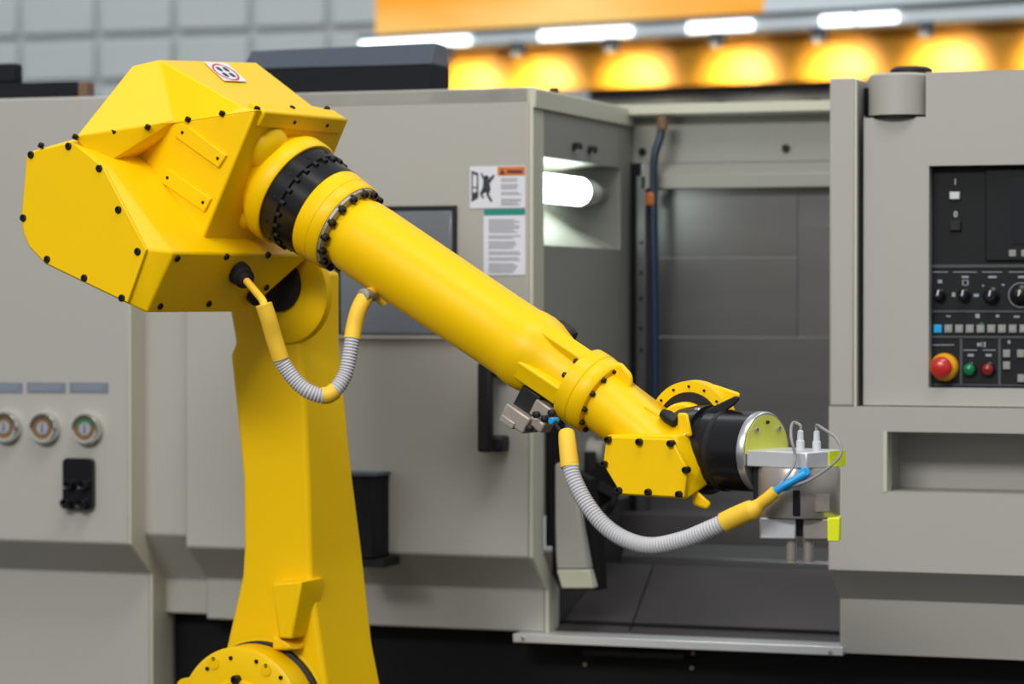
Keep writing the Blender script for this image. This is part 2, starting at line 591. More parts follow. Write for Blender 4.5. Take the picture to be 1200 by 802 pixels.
# gauges on the left cabinet
LY = -0.034
for i, (gx, gy, rx) in enumerate(((10, 500.5, 17), (55, 501.5, 18), (104.5, 502.5, 18.5))):
    c = MY(gx, gy, LY)
    g = lathe('pressure_gauge', c, YN, [(0, .022), (.012, .0225), (.016, .020), (.0155, .0165), (.012, .016)], 'chrome', lathe_t, segs=32)
    lathe('gauge_dial', c + YN * .0118, YN, [(0, .0162), (.0012, .016)], 'copper', g, segs=32)
    pts = [c + YN * .0134 + Vector((math.cos(t), 0, math.sin(t))) * .0152 for t in [math.radians(20 + k * 14) for k in range(11)]]
    pym('gauge_sector', [c + YN * .0134 - Vector((0, 0, .001))] + pts, [tuple(range(12))], 'green' if i == 2 else 'copper', g, recalc=False)
    lathe('gauge_face', c + YN * .0136, YN, [(0, .0095), (.0008, .0092)], 'bluelabel' if False else 'greyink', g, segs=24)
    pym('gauge_needle', [c + YN * .0148 + Vector(q) for q in ((-.0012, 0, -.006), (.0012, 0, -.006), (.0005, 0, .008), (-.0005, 0, .008))], [(0, 1, 2, 3)], 'ink', g, recalc=False)
for x0, x1 in ((-18, 26.5), (32, 77), (82, 127)):
    nm = label('name_strip', x0, 448.5, x1, 460.5, y=LY, m='bluelabel')
    flat('print_lines', [rect(x0 + 4, 452, x1 - 5, 453.2), rect(x0 + 4, 455.4, x1 - 8, 456.6)], LY - .0018, 'greyink', nm)
# air coupling plate
c = MY(94.5, 567, LY)
cz = .034
pl = []
for sx, sz, a0 in ((1, 1, 0), (-1, 1, 90), (-1, -1, 180), (1, -1, 270)):
    for k in range(5):
        t = math.radians(a0 + k * 22.5)
        pl.append(c + Vector((sx * .0165 + .0075 * math.cos(t), 0.002, sz * .0295 + .0075 * math.sin(t))))
cp = prism('coupling_plate', pl, YN * .012, 'black', lathe_t)
for dx, dz, m_, r in ((-.011, -.001, 'blackp', .008), (.012, -.001, 'blackp', .008), (-.016, -.028, 'chrome', .0078), (.009, -.028, 'chrome', .0078)):
    q = c + Vector((dx, -.008, dz))
    n = lathe('coupling', q, YN, [(0, r), (.012, r), (.014, r * .8), (.013, r * .55), (.004, r * .5)], 'black', cp, segs=20)
    lathe('coupling_pin', q, YN, [(0, r * .3), (.011, r * .28), (.013, .0005)], m_, n, segs=12)

# opening and interior
X632 = X620 + 0.006
back = MX(741, 400, X632)
YI = back.y                        # depth of the back wall
XR = MY(972, 400, -0.02).x
zf = ZB3 - .05
# left interior wall around the lamp recess
ny0, ny1 = 0.05, MX(727, 240, X632).y
nz0, nz1 = MX(700, 291, X632).z, MX(700, 193, X632).z
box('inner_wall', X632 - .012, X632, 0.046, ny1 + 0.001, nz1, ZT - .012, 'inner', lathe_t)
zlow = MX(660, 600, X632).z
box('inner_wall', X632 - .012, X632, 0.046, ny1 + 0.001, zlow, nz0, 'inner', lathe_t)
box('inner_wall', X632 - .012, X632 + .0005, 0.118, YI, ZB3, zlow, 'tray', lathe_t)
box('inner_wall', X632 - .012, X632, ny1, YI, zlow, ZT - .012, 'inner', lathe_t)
# recess: sloped end, sloped bottom
nd = 0.075
A = [Vector((X632 - .002, ny0, nz0)), Vector((X632 - .002, ny1, nz0)), Vector((X632 - .002, ny1, nz1)), Vector((X632 - .002, ny0, nz1))]
B = [Vector((X632 - nd, ny0, nz0 + .055)), Vector((X632 - nd, ny1 - .11, nz0 + .055)), Vector((X632 - nd, ny1 - .11, nz1 - .01)), Vector((X632 - nd, ny0, nz1 - .01))]
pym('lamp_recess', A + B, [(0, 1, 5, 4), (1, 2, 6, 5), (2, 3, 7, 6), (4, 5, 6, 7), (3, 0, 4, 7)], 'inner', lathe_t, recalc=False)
lp = MX(655, 222, X632 - .026)
ly1 = MX(686, 222, X632 - .026).y
wl = lathe('work_lamp', Vector((lp.x, 0.055, lp.z)), Vector((0, 1, 0)), [(0, .021), (ly1 - .09, .021)], 'lamp', lathe_t, segs=24)
lathe('lamp_lens', Vector((lp.x, ly1 - .035, lp.z)), Vector((0, 1, 0)), [(0, .0212), (.035, .0212), (.06, .018), (.062, .0)], 'lens', wl, segs=24)
lathe('lamp_holder', Vector((lp.x - .002, ly1 + .02, lp.z)), Vector((0, 1, 0)), [(0, .0165), (.075, .0165), (.08, .012)], 'steel', wl, segs=24)
# top rim over the opening: runs back, then across
zh1 = MY(740, 119, YI - .03).z
zh0 = MY(740, 137, YI - .03).z
pym('side_rim', [(X620 - .002, 0.0, ZT), (X620 - .002, YI, ZT), (X632 + .004, YI, ZT - .002), (X632 + .004, 0.0, ZT - .002),
                 (X620 - .002, 0.0, ZT - .025), (X620 - .002, YI, ZT - .025), (X632 + .004, YI, ZT - .03), (X632 + .004, 0.0, ZT - .03)],
    [(0, 1, 2, 3), (4, 5, 6, 7), (0, 1, 5, 4), (3, 2, 6, 7), (0, 3, 7, 4), (1, 2, 6, 5)], 'cream', lathe_t, bevel=.002)
box('header', X632 - .02, XR + .2, YI - .03, YI + .05, zh0, ZT, 'panel', lathe_t, bevel=.003)
box('header_lip', X632 - .02, XR + .2, YI - .034, YI - .028, ZT - .012, ZT + .003, 'cream', lathe_t)
for px in (672, 690):
    bolt(MX(px, 172 if px < 680 else 176, X632), Vector((1, 0, 0)), lathe_t, r=.006, h=.012)
for px, h in ((672, .012), (845, .008), (957, .008)):
    p = MX(px, 100, X632) if px == 672 else MY(px, 110, YI)
    bolt(Vector((X632 - .03, .18, ZT)) if px == 672 else Vector((p.x, YI, ZT)), Z, lathe_t, r=.007, h=h)
# back wall: upper enamel, sloped ledge, stainless sheet
zl0, zl1, zl2 = MY(850, 190, YI).z, MY(850, 204, YI - .03).z, MY(850, 221, YI - .03).z
XR2 = XR + 0.2
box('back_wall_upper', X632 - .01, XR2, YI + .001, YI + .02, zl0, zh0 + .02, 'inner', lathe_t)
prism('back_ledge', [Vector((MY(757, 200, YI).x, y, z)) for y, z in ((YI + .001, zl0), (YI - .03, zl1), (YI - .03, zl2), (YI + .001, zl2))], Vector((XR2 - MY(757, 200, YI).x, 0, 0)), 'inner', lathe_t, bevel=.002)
z_sheet = MY(850, 640, YI - .02).z
seam = MY(935, 300, YI).x
for x0, x1, z0, z1 in ((MY(757, 300, YI).x, seam, MY(850, 302, YI).z, zl2), (seam + .001, XR2, MY(850, 266, YI).z, zl2),
                       (MY(757, 300, YI).x, seam, MY(850, 395, YI).z, MY(850, 302, YI).z - .0007), (seam + .001, XR2, MY(850, 395, YI).z, MY(850, 266, YI).z - .0007),
                       (MY(757, 300, YI).x, XR2, z_sheet - .05, MY(850, 395, YI).z - .0007)):
    box('stainless_sheet', x0, x1, YI - .004, YI + .01, z0, z1, 'stain', lathe_t)
for px, py in ((921, 174), (753, 178)):
    bolt(MY(px, py, YI), YN, lathe_t, r=.006, h=.004)
# corner post and pipe
xa, xb = MY(742, 400, YI - .01).x, MY(759, 400, YI - .02).x
po = box('corner_post', xa + .01, xb, YI - .03, YI, z_sheet, zl1, 'stain', lathe_t, bevel=.002)
box('post_gap', xa - .004, xa + .01, YI - .012, YI, z_sheet, zl0, 'base', po)
for py in (285, 320, 350, 385, 410):
    bolt(Vector(((xa + xb) / 2 + .006, YI - .03, MY(752, py, YI).z)), YN, po, r=.003, h=.002)
bp = tube('coolant_pipe', [MY(775, 140, YI - .04), MY(774, 160, YI - .045), MY(767, 185, YI - .05), MY(766, 230, YI - .05), MY(767, 330, YI - .05), MY(768, 470, YI - .05), MY(768, 560, YI - .05)], .0062, 'bpipe', lathe_t)
lathe('pipe_fitting', MY(763, 241, YI - .05), Z, [(0, .0075), (.003, .009), (.016, .009), (.02, .007)], 'orange', bp, segs=8, smooth=20)
lathe('pipe_elbow', MY(776, 152, YI - .045), Z, [(0, .0085), (.012, .0085), (.02, .007)], 'brown', bp, segs=8, smooth=20)

# lower interior: ledge, tray plates
p_l0, p_l1 = MY(800, 600, YI - .05), MY(800, 640, YI - .10)
yl = YI - .10
z_a = MY(840, 604, YI - .04).z
box('rear_beam', X632, XR2, YI - .06, YI + .01, MY(840, 604, YI - .06).z - .16, MY(840, 604, YI - .06).z, 'tray', lathe_t, bevel=.003)
ze = MY(850, 638, yl).z
pym('way_cover', [(X632 + .02, yl, ze), (XR2, yl, ze), (XR2, yl - .025, MY(850, 656, yl - .025).z), (X632 + .02, yl - .025, MY(850, 656, yl - .025).z),
                  (X632 + .02, yl, ze - .05), (XR2, yl, ze - .05), (XR2, yl - .025, ze - .06), (X632 + .02, yl - .025, ze - .06)],
    [(0, 1, 2, 3), (4, 5, 6, 7), (0, 1, 5, 4), (3, 2, 6, 7), (0, 3, 7, 4), (1, 2, 6, 5)], 'stain', lathe_t, bevel=.002)
yt = yl - .03
zt0 = MY(850, 664, yt).z
yt1 = YB + .005
zt1 = MY(800, 752, yt1).z
tb0, tf0 = MY(766, 663, yt), MY(734, 746, yt1)
for xa_, xb_, xc_, xd_ in ((X632 + .001, tb0.x - .001, tf0.x - .001, X632 + .001), (tb0.x + .001, XR2, XR2, tf0.x + .001)):
    prism('tray_plate', [Vector((xa_, yt, zt0)), Vector((xb_, yt, zt0)), Vector((xc_, yt1, zt1)), Vector((xd_, yt1, zt1))], Vector((0, 0, -.006)), 'tray', lathe_t, bevel=.001)
# rail under the opening
rx0, rx1 = MY(601, 748, .04).x, MY(988, 765, .04).x
zr1, zr0 = MY(600, 743, .04).z, MY(600, 753, .04).z
ra = box('door_rail', rx0, rx1, 0.04, 0.12, zr0, zr1, 'alu', lathe_t, bevel=.001)
for px, py in ((613, 748.5), (973, 765)):
    bolt(MY(px, py, .04), YN, ra, r=.003, h=.002, m='steel')
pb = box('pull_bar', MY(683, 766, .09).x, MY(803, 770, .09).x, 0.085, .116, MY(740, 772, .09).z, MY(740, 762, .09).z, 'blackp', lathe_t, bevel=.003)
for px, py in ((812, 766), (811, 783), (686, 779)):
    bolt(MY(px, py, .115), YN, lathe_t, r=.0032, h=.003, m='steel')

# chuck and pale swing arm at the left of the opening
ca = MX(640, 480, X632 + .012)
spx = lambda px, py: MY(px, py, 0.055)
arm_o = [(645, 560), (647, 548), (653, 542.5), (661, 542), (668, 546), (672, 556), (681, 620), (690, 668), (652, 668)]
sa = prism('swing_arm', [spx(*p) for p in arm_o], Vector((0, .022, 0)), 'panel', lathe_t, bevel=.003)
prism('arm_foot', [spx(652, 668), spx(690, 668), spx(696, 690), spx(658, 690)], Vector((0, .021, 0)), 'cream', sa, bevel=.002)
prism('arm_back', [MY(x, y + 2, .078) for x, y in ((652, 545), (668, 548), (690, 560), (700, 620), (704, 690), (660, 690))], Vector((0, .03, 0)), 'base', sa)
ch0 = MY(652, 531, .26)
ck = lathe('chuck', ch0, Vector((1, 0, 0)), [(-.03, .020), (0, .024), (.055, .024), (.06, .02), (.075, .019), (.078, 0)], 'inner', lathe_t, segs=32)
cc = MY(690, 563, .24)
cy = lathe('chuck_body', cc, Vector((.55, -.8, 0)), [(-.07, .045), (-.01, .047), (.0, .043), (.004, .02), (.012, .018), (.013, 0)], 'base', lathe_t, segs=32)
for k in range(3):
    t = math.radians(90 + 120 * k)
    ax, e1, e2 = frame(Vector((.55, -.8, 0)))
    q = cc + (e1 * math.cos(t) + e2 * math.sin(t)) * .028
    obox('chuck_jaw', q + ax * .005, ax * .008, (e1 * math.cos(t) + e2 * math.sin(t)) * .014, (e2 * math.cos(t) - e1 * math.sin(t)) * .007, 'blackp', cy, bevel=.001)
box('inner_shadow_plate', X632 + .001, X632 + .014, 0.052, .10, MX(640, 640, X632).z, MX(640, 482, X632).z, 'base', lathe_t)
tube('coolant_nozzle', [MY(712, 602, .25), MY(718, 590, .25), MY(722, 578, .26)], .0055, 'base', lathe_t)

# right side: pillar, pendant, lower cover
PY = -0.022
X1000 = MY(1001, 300, PY).x
zr_top = MY(985, 91, PY).z
X1012 = MY(1013, 300, 0.006).x
XE = MY(1660, 400).x
zp0 = MY(1100, 478, PY).z
z1r, z2r = MY(980, 668, PY).z, MY(990, 702, PY + YB).z
zb3r = MY(1000, 766, PY + YB).z
box('door_pillar', XR, X1000, PY, 0.10, zp0, zr_top, 'panel', lathe_t, bevel=.003)
box('pillar_edge', X1000, X1000 + .003, PY + .001, PY + .007, zp0, zr_top - .002, 'cream', lathe_t)
box('pillar_gap_shade', X1000 + .0005, X1012 + .01, 0.035, 0.06, zp0, zr_top - .01, 'base', lathe_t)  # black filler box, paints the shade in the gap beside the pillar
# lower cover with a deep slot, made of pieces round the slot
sx0, sx1 = MY(1036, 540, PY).x, XE - .1
sz1, sz0 = MY(1100, 507, PY).z, MY(1100, 578, PY).z


def cover(name, x0, x1, z0, z1):
    return box(name, x0, x1, PY, PY + .12, z0, z1, 'panel', lathe_t)


lower = [(XR, sx0, z1r, zp0), (sx0, sx1, sz1, zp0), (sx0, sx1, z1r, sz0), (sx1, XE, z1r, zp0)]
vs, fs = [], []
yfr = PY
bm = bmesh.new()
def addq(b, pts): b.faces.new([b.verts.new(p) for p in pts])
for x0, x1, z0, z1 in lower:
    addq(bm, [(x0, PY, z0), (x1, PY, z0), (x1, PY, z1), (x0, PY, z1)])
addq(bm, [(XR, PY, z1r), (XE, PY, z1r), (XE, PY + YB, z2r), (XR, PY + YB, z2r)])
addq(bm, [(XR, PY + YB, z2r), (XE, PY + YB, z2r), (XE, PY + YB, zb3r), (XR, PY + YB, zb3r)])
addq(bm, [(XR, PY, zp0), (XE, PY, zp0), (XE, PY + .12, zp0), (XR, PY + .12, zp0)])
addq(bm, [(XR, PY + YB, zb3r), (XE, PY + YB, zb3r), (XE, PY + .14, zb3r), (XR, PY + .14, zb3r)])
b = bm.faces.new([bm.verts.new(p) for p in [(XR, PY, zp0), (XR, PY, z1r), (XR, PY + YB, z2r), (XR, PY + YB, zb3r), (XR, PY + .14, zb3r), (XR, PY + .14, zp0)]])
for pts in ([(sx0, PY, sz1), (sx1, PY, sz1), (sx1, PY + .10, sz1), (sx0, PY + .10, sz1)], [(sx0, PY, sz0), (sx1, PY, sz0), (sx1, PY + .10, sz0), (sx0, PY + .10, sz0)],
            [(sx0, PY, sz0), (sx0, PY, sz1), (sx0, PY + .10, sz1), (sx0, PY + .10, sz0)], [(sx0, PY + .10, sz0), (sx1, PY + .10, sz0), (sx1, PY + .10, sz1), (sx0, PY + .10, sz1)]):
    addq(bm, pts)
me = bpy.data.meshes.new('lower_cover')
bm.to_mesh(me)
bm.free()
finish('lower_cover', me, 'panel', lathe_t)
box('slot_lip', sx0 - .001, sx0 + .004, PY - .001, PY + .03, sz0, sz1, 'cream', lathe_t)
# control pendant
QY = 0.0
pz1 = MY(1100, 84, QY).z
pz0 = MY(1100, 476, QY).z
cx0, cz1, cz0 = MY(1088.5, 300, QY).x, MY(1120, 194, QY).z, MY(1120, 455, QY).z
cx1 = MY(1330, 300, QY).x
hz = MY(1050, 135, QY).z
xh = MY(1085, 100, QY).x
prz = 0.05
pend_parts = [(X1012, xh, pz0, hz - .003), (xh, XE, cz1, pz1), (xh, cx0, pz0, cz1), (cx0, XE, pz0, cz0), (cx1, XE, cz0, cz1)]
bm = bmesh.new()
for x0, x1, z0, z1 in pend_parts:
    addq(bm, [(x0, QY, z0), (x1, QY, z0), (x1, QY, z1), (x0, QY, z1)])
di = 0.02
addq(bm, [(cx0, QY, cz0), (cx0, QY, cz1), (cx0, QY + di, cz1), (cx0, QY + di, cz0)])
addq(bm, [(cx0, QY, cz1), (XE, QY, cz1), (XE, QY + di, cz1), (cx0, QY + di, cz1)])
addq(bm, [(cx0, QY, cz0), (XE, QY, cz0), (XE, QY + di, cz0), (cx0, QY + di, cz0)])
addq(bm, [(X1012, QY, pz0), (XE, QY, pz0), (XE, QY + .1, pz0), (X1012, QY + .1, pz0)])
addq(bm, [(X1012, QY, pz0), (X1012, QY, hz), (X1012, QY + .1, hz), (X1012, QY + .1, pz0)])
addq(bm, [(xh, QY, pz1), (XE, QY, pz1), (XE, QY + .1, pz1), (xh, QY + .1, pz1)])
addq(bm, [(X1012, QY, hz - .003), (xh, QY, hz - .003), (xh, QY + .1, hz - .003), (X1012, QY + .1, hz - .003)])
addq(bm, [(xh, QY, hz - .003), (xh, QY, pz1), (xh, QY + .1, pz1), (xh, QY + .1, hz - .003)])
me = bpy.data.meshes.new('pendant_case')
bm.to_mesh(me)
bm.free()
pc = finish('pendant_case', me, 'panel', lathe_t)
# swivel cap of the pendant
xc, rc = (X1012 + xh) / 2, (xh - X1012) / 2
lathe('swivel_cap', Vector((xc, QY + rc - .012, hz)), Z, [(0, rc - .001), (pz1 - hz - .003, rc - .001), (pz1 - hz, rc - .004)], 'panel', lathe_t, segs=40)
lathe('swivel_gap_shade', Vector((xc, QY + rc - .012, hz - .004)), Z, [(0, rc - .0006), (.0045, rc - .0006)], 'base', lathe_t, segs=40)  # black disc painted in as the dark line under the cap
lathe('swivel_knob', Vector((xc + .012, QY + .05, pz1 + .001)), Z, [(0, .028), (.006, .028), (.01, .022), (.01, 0)], 'blackp', lathe_t, segs=24)
# control board
BY = QY + di - .001
cb = box('control_board', cx0, cx1 + .002, BY, BY + .01, cz0, cz1, 'cpanel', lathe_t)


def cbox(name, x0, y0, x1, y1, th, m, parent=cb, bevel=0.0):
    a, b_ = MY(x0, (y0 + y1) / 2, BY), MY(x1, (y0 + y1) / 2, BY)
    z1, z0 = MY((x0 + x1) / 2, y0, BY).z, MY((x0 + x1) / 2, y1, BY).z
    return box(name, a.x, b_.x, BY - th, BY + .001, z0, z1, m, parent, bevel=bevel)


mon = cbox('monitor_bezel', 1155, 196, 1290, 306, .004, 'cpanel', bevel=.002)
a = cbox('screen', 1185.5, 207, 1290, 286, .005, 'screen', mon)
for px in (1187, 1201.5, 1216):
    cbox('soft_key', px - 4, 293, px + 4.5, 301, .006, 'key', mon, bevel=.0008)
cbox('divider', 1092, 310, 1290, 313.5, .0015, 'cline')
cbox('divider', 1092, 364, 1290, 366.5, .0015, 'cline')
cbox('divider', 1092, 394, 1290, 396.5, .0015, 'cline')
cbox('divider', 1092, 451, 1290, 452.5, .0015, 'cline')
for px in (1125, 1170):
    cbox('divider', px, 397, px + 3, 451, .0015, 'cline')
cbox('divider', 1090.5, 313, 1092, 452, .0015, 'cline')
flat('print_lines', [rect(1093, 318.5, 1111, 319.4), rect(1117, 318.5, 1145, 319.4), rect(1151, 318.5, 1174, 319.4), rect(1182, 318.5, 1205, 319.4),
                     rect(1127, 323.5, 1135, 326), rect(1158, 323.5, 1168, 326), rect(1193, 323.5, 1203, 326),
                     rect(1099, 328, 1104, 332), rect(1127.5, 328, 1129, 335), rect(1133.5, 328, 1135, 335), rect(1127.5, 328, 1135, 329), rect(1127.5, 334, 1135, 335),
                     rect(1115.5, 343, 1119.5, 348), rect(1141, 344.5, 1147, 348), rect(1151, 334, 1153, 336), rect(1174, 333, 1177, 335),
                     rect(1109, 370, 1114, 371.5), rect(1143, 368, 1148, 373), rect(1167, 369, 1171, 372), rect(1188, 370, 1195, 372.5),
                     rect(1145, 402, 1149, 406), rect(1150, 401, 1151, 407), rect(1153, 401, 1155, 407), rect(1129, 410, 1145, 411), rect(1152, 410, 1167, 411),
                     rect(1093, 404, 1118, 405), rect(1181, 399, 1184, 403), rect(1134, 415, 1141, 418), rect(1155, 415, 1162, 418)], BY - .0008, 'greyink', cb)
for i in range(15):
    px = 1099.3 + i * 12.55
    k = cbox('mode_key', px - 4.6, 380.6, px + 4.6, 390.2, .004, 'keyblue' if i == 0 else ('brown' if i == -1 else 'key'), bevel=.0008)
    cbox('key_window', px - 2.2, 383, px + 2.2, 387.6, .0045, 'keyblue' if i == 0 else 'greyink', k)
cbox('indicator', 1149, 378.2, 1152.5, 380, .003, 'green')
for px, py in ((1180, 414.5), (1196.5, 414.5), (1213, 414.5), (1180, 428.5), (1197, 443.5), (1213, 443.5), (1229, 428.5)):
    cbox('axis_key', px - 4.2, py - 4.6, px + 4.2, py + 4.6, .004, 'key', bevel=.0008)
for px, py, r, m_ in ((1101.5, 346, .0085, 'keylit'), (1130.2, 346, .0085, 'keylit'), (1162, 346.5, .011, 'black'), (1196.5, 346, .013, 'black'), (1234, 346, .013, 'black')):
    q = MY(px, py, BY)
    kn = lathe('selector_knob', q, YN, [(0, r), (.004, r), (.006, r * .75), (.013, r * .7), (.014, r * .6), (.014, 0)], 'black', cb, segs=20)
    obox('knob_mark', q + YN * .0142 + Z * .003, Vector((.0011, 0, .0004)), Vector((0, .0006, 0)), Vector((.0008, 0, .0038)), 'keylit', kn)
q = MY(1196.5, 346, BY)
pym('dial_arc', [q + YN * .0006 + Vector((math.cos(t), 0, math.sin(t))) * r_ for r_ in (.0155, .0165) for t in [math.radians(60 + k * 12) for k in range(20)]],
    [(i, i + 1, 21 + i, 20 + i) for i in range(19)], 'greyink', cb, recalc=False)
q = MY(1107, 430.5, BY)
es = lathe('emergency_stop', q, YN, [(0, .0185), (.004, .0185), (.008, .016), (.0085, .008)], 'ebase', cb, segs=36)
lathe('stop_mushroom', q + YN * .008, YN, [(0, .008), (.01, .0085), (.012, .0135), (.018, .0142), (.022, .012), (.0245, .007), (.025, 0)], 'red', es, segs=32, smooth=70)
for px, m_ in ((1136.5, 'greenb'), (1158, 'redcap')):
    q = MY(px, 433, BY)
    rg = lathe('push_button', q, YN, [(0, .0098), (.004, .0098), (.005, .0085), (.004, .008)], 'black', cb, segs=24)
    lathe('button_cap', q + YN * .003, YN, [(0, .0078), (.004, .0078), (.0065, .0055), (.007, 0)], m_, rg, segs=24, smooth=70)
cbox('power_key', 1113.5, 225, 1125.2, 233.8, .005, 'keylit', bevel=.001)
cbox('power_key', 1113.5, 259, 1126.5, 270.5, .005, 'blackp', bevel=.001)


def text(name, s, p, size, xdir, up, m, parent, extrude=.0002):
    cu = bpy.data.curves.new(name, 'FONT')
    cu.body = s
    cu.size = size
    cu.align_x = 'CENTER'
    cu.align_y = 'CENTER'
    cu.extrude = extrude
    o = bpy.data.objects.new(name, cu)
    COL.objects.link(o)
    bpy.context.view_layer.update()
    me = bpy.data.meshes.new_from_object(o.evaluated_get(bpy.context.evaluated_depsgraph_get()))
    bpy.data.objects.remove(o, do_unlink=True)
    me.materials.clear()
    x = xdir.normalized()
    y = (up - x * up.dot(x)).normalized()
    me.transform(Matrix.Translation(p) @ Matrix((x, y, x.cross(y))).transposed().to_4x4())
    return finish(name, me, m, parent, recalc=False)


text('power_mark', 'I', MY(1119.5, 213.5, BY - .0006), .011, Vector((1, 0, 0)), Z, 'keylit', cb)
text('power_mark', '0', MY(1120, 251.5, BY - .0006), .011, Vector((1, 0, 0)), Z, 'keylit', cb)

# things lying on the roof
ry = 0.16
x0, x1 = MY(283, 80, ry).x, MY(506, 80, ry).x
zt_, zm_ = MY(400, 56, ry + .02).z, MY(400, 78, ry).z
rb = thing('roof_cabinet', ((x0 + x1) / 2, ry + .1, ZT - .001), 'long dark cabinet with slate sloping top on the lathe roof', 'cabinet')
prism('case', [Vector((x0, y, z)) for y, z in ((ry, ZT - .001), (ry, zm_), (ry + .075, zm_), (ry + .075, ZT - .001))], Vector((x1 - x0, 0, 0)), 'darkbox', rb, bevel=.003)
pym('lid', [(x0, ry - .002, zm_), (x1, ry - .002, zm_), (x1, ry + .075, zm_), (x0, ry + .075, zm_), (x0 + .006, ry + .022, zt_), (x1 - .002, ry + .022, zt_ + .004), (x1 - .006, ry + .075, zt_ + .004), (x0 + .006, ry + .075, zt_)],
    [(0, 1, 2, 3), (4, 5, 6, 7), (0, 1, 5, 4), (1, 2, 6, 5), (2, 3, 7, 6), (3, 0, 4, 7)], 'slate', rb, bevel=.002)
x0, x1, xm, xe = MY(-30, 100, ry).x, MY(90, 100, ry).x, MY(17, 80, ry).x, MY(101, 100, ry).x
lb = thing('roof_beam', ((x0 + x1) / 2, ry + .05, ZT - .001), 'short black beam with brown end on the lathe roof', 'beam')
box('bar', x0, x1, ry, ry + .03, ZT - .001, MY(50, 96, ry).z, 'darkbox', lb, bevel=.002)
box('end_block', x1, xe, ry + .002, ry + .028, ZT - .001, MY(50, 97, ry).z, 'brown', lb, bevel=.002)
box('motor_block', x0, xm, ry + .002, ry + .028, MY(50, 96, ry).z, MY(5, 74, ry).z, 'darkbox', lb, bevel=.004)

# ------------------------------------------------------------------ the robot
A0 = RP(335, 219, 0)
A1 = RP(700, 464, 0)
AX = (A1 - A0).normalized()        # forearm axis
AN = RVV.cross(AX).normalized()
AN = AN if AN.z > 0 else -AN       # up, square to the forearm
V = RVV
HUBC = RP(300, 838, -.10)
rob = thing('industrial_robot', (HUBC.x, HUBC.y, 0), 'yellow jointed robot arm with gripper in front of the lathe', 'robot')


def sax(px):                       # forearm length coordinate of the axis point above pixel column px
    y = (0.557 * px - 4.6) / 0.83
    p = RP(px, y, 0)
    return (p - A0).dot(AX)


def spx2(s):                       # same, from the measured axial pixel coordinate
    return sax((s + 0.557 * 4.6 / 0.83) / (0.83 + 0.557 * 0.557 / 0.83))


def rpx(r, s):                     # radius in pixels at axial pixel coordinate s -> metres
    return r * (A0 + AX * spx2(s) - CAMP).dot(FV) / FPX


def prof(lst): return [(spx2(s), rpx(r, s)) for s, r in lst]


# --- elbow housing (main casting)
Cp = [(92, 163), (165, 150), (300, 128), (234, 291), (205, 312), (120, 300), (88, 215)]
eh = prism('elbow_housing', [RP(x, y, .10) for x, y in Cp], -V * .20, 'yellow', rob, bevel=.003)
# front ear with two bolts
ec = RP(360, 139, -.02) 
e0 = RP(347, 138.5, 0)
ear = obox('front_ear', e0 + AX * .000, V * .088, AX * .013, AN * .011, 'yellow', eh, bevel=.003)
for vv in (.02, -.05):
    bolt(e0 + V * vv + AX * .013, AX, ear, r=.0022, h=.0015)
for q in ([(213, 143), (265, 182), (255.5, 197), (204, 160)], [(195, 196.5), (247, 233), (239, 249), (187, 213)]):
    pd = prism('pad', [RP(x, y, .1035) for x, y in q], -V * .005, 'yellow', eh, bevel=.0012)
    for i, j in ((0, 3), (1, 2)):
        mx_, my_ = (q[i][0] + q[j][0]) / 2, (q[i][1] + q[j][1]) / 2
        cx_, cy_ = sum(p[0] for p in q) / 4, sum(p[1] for p in q) / 4
        bolt(RP(mx_ + (cx_ - mx_) * .2, my_ + (cy_ - my_) * .2, .1035), V, pd, r=.0020, h=.001)
sb = RP(165, 158, .10)
obox('seam_boss', RP(169, 157, .103), RP(173, 157, .103) - RP(169, 157, .103), V * .004, AN * .009, 'yellow', eh, bevel=.002)

# --- side motor box with its bolted cover
Ap = [(31, 179), (84, 165), (121, 195), (172, 293), (150, 356), (52, 309), (34, 290), (27, 274), (24, 257)]
r1 = [RP(x, y, .198) for x, y in Ap]
r2p = [(38, 177), (91, 162), (128, 193), (203, 296), (173, 367), (58, 311), (41, 292), (34, 274), (31, 256)]
r2 = [RP(x, y, .183) for x, y in r2p]
r3 = [p - V * .055 for p in r2]
r4 = [p - V * .283 for p in r2]
r4[4] = r4[4] + V * .085
mb = loft('motor_housing', [r1, r2, r3, r4], 'yellow', rob, bevel=.0025)
cov = prism('cover_plate', [RP(x + (95 - x) * .012, y + (260 - y) * .012, .202) for x, y in Ap], -V * .0045, 'yellow', rob, bevel=.001)
for x, y in ((36.5, 181.5), (80.5, 171.5), (116.5, 197.5), (139, 246), (161.5, 295), (143, 349.5), (99, 326), (55.5, 304), (27.5, 255.5)):
    bolt(RP(x, y, .202), V, cov, r=.0044)
# front face of that box
Bn = (r2[3] - r4[3]).cross(r2[4] - r2[3]).normalized()
Bn = Bn if Bn.dot(AX) > 0 else -Bn
for x, y in ((207.5, 303), (187.5, 359), (244.5, 356), (265, 301), (312, 337), (314, 299)):
    bolt(PL(x, y, r2[3], Bn), Bn, mb, r=.0042)

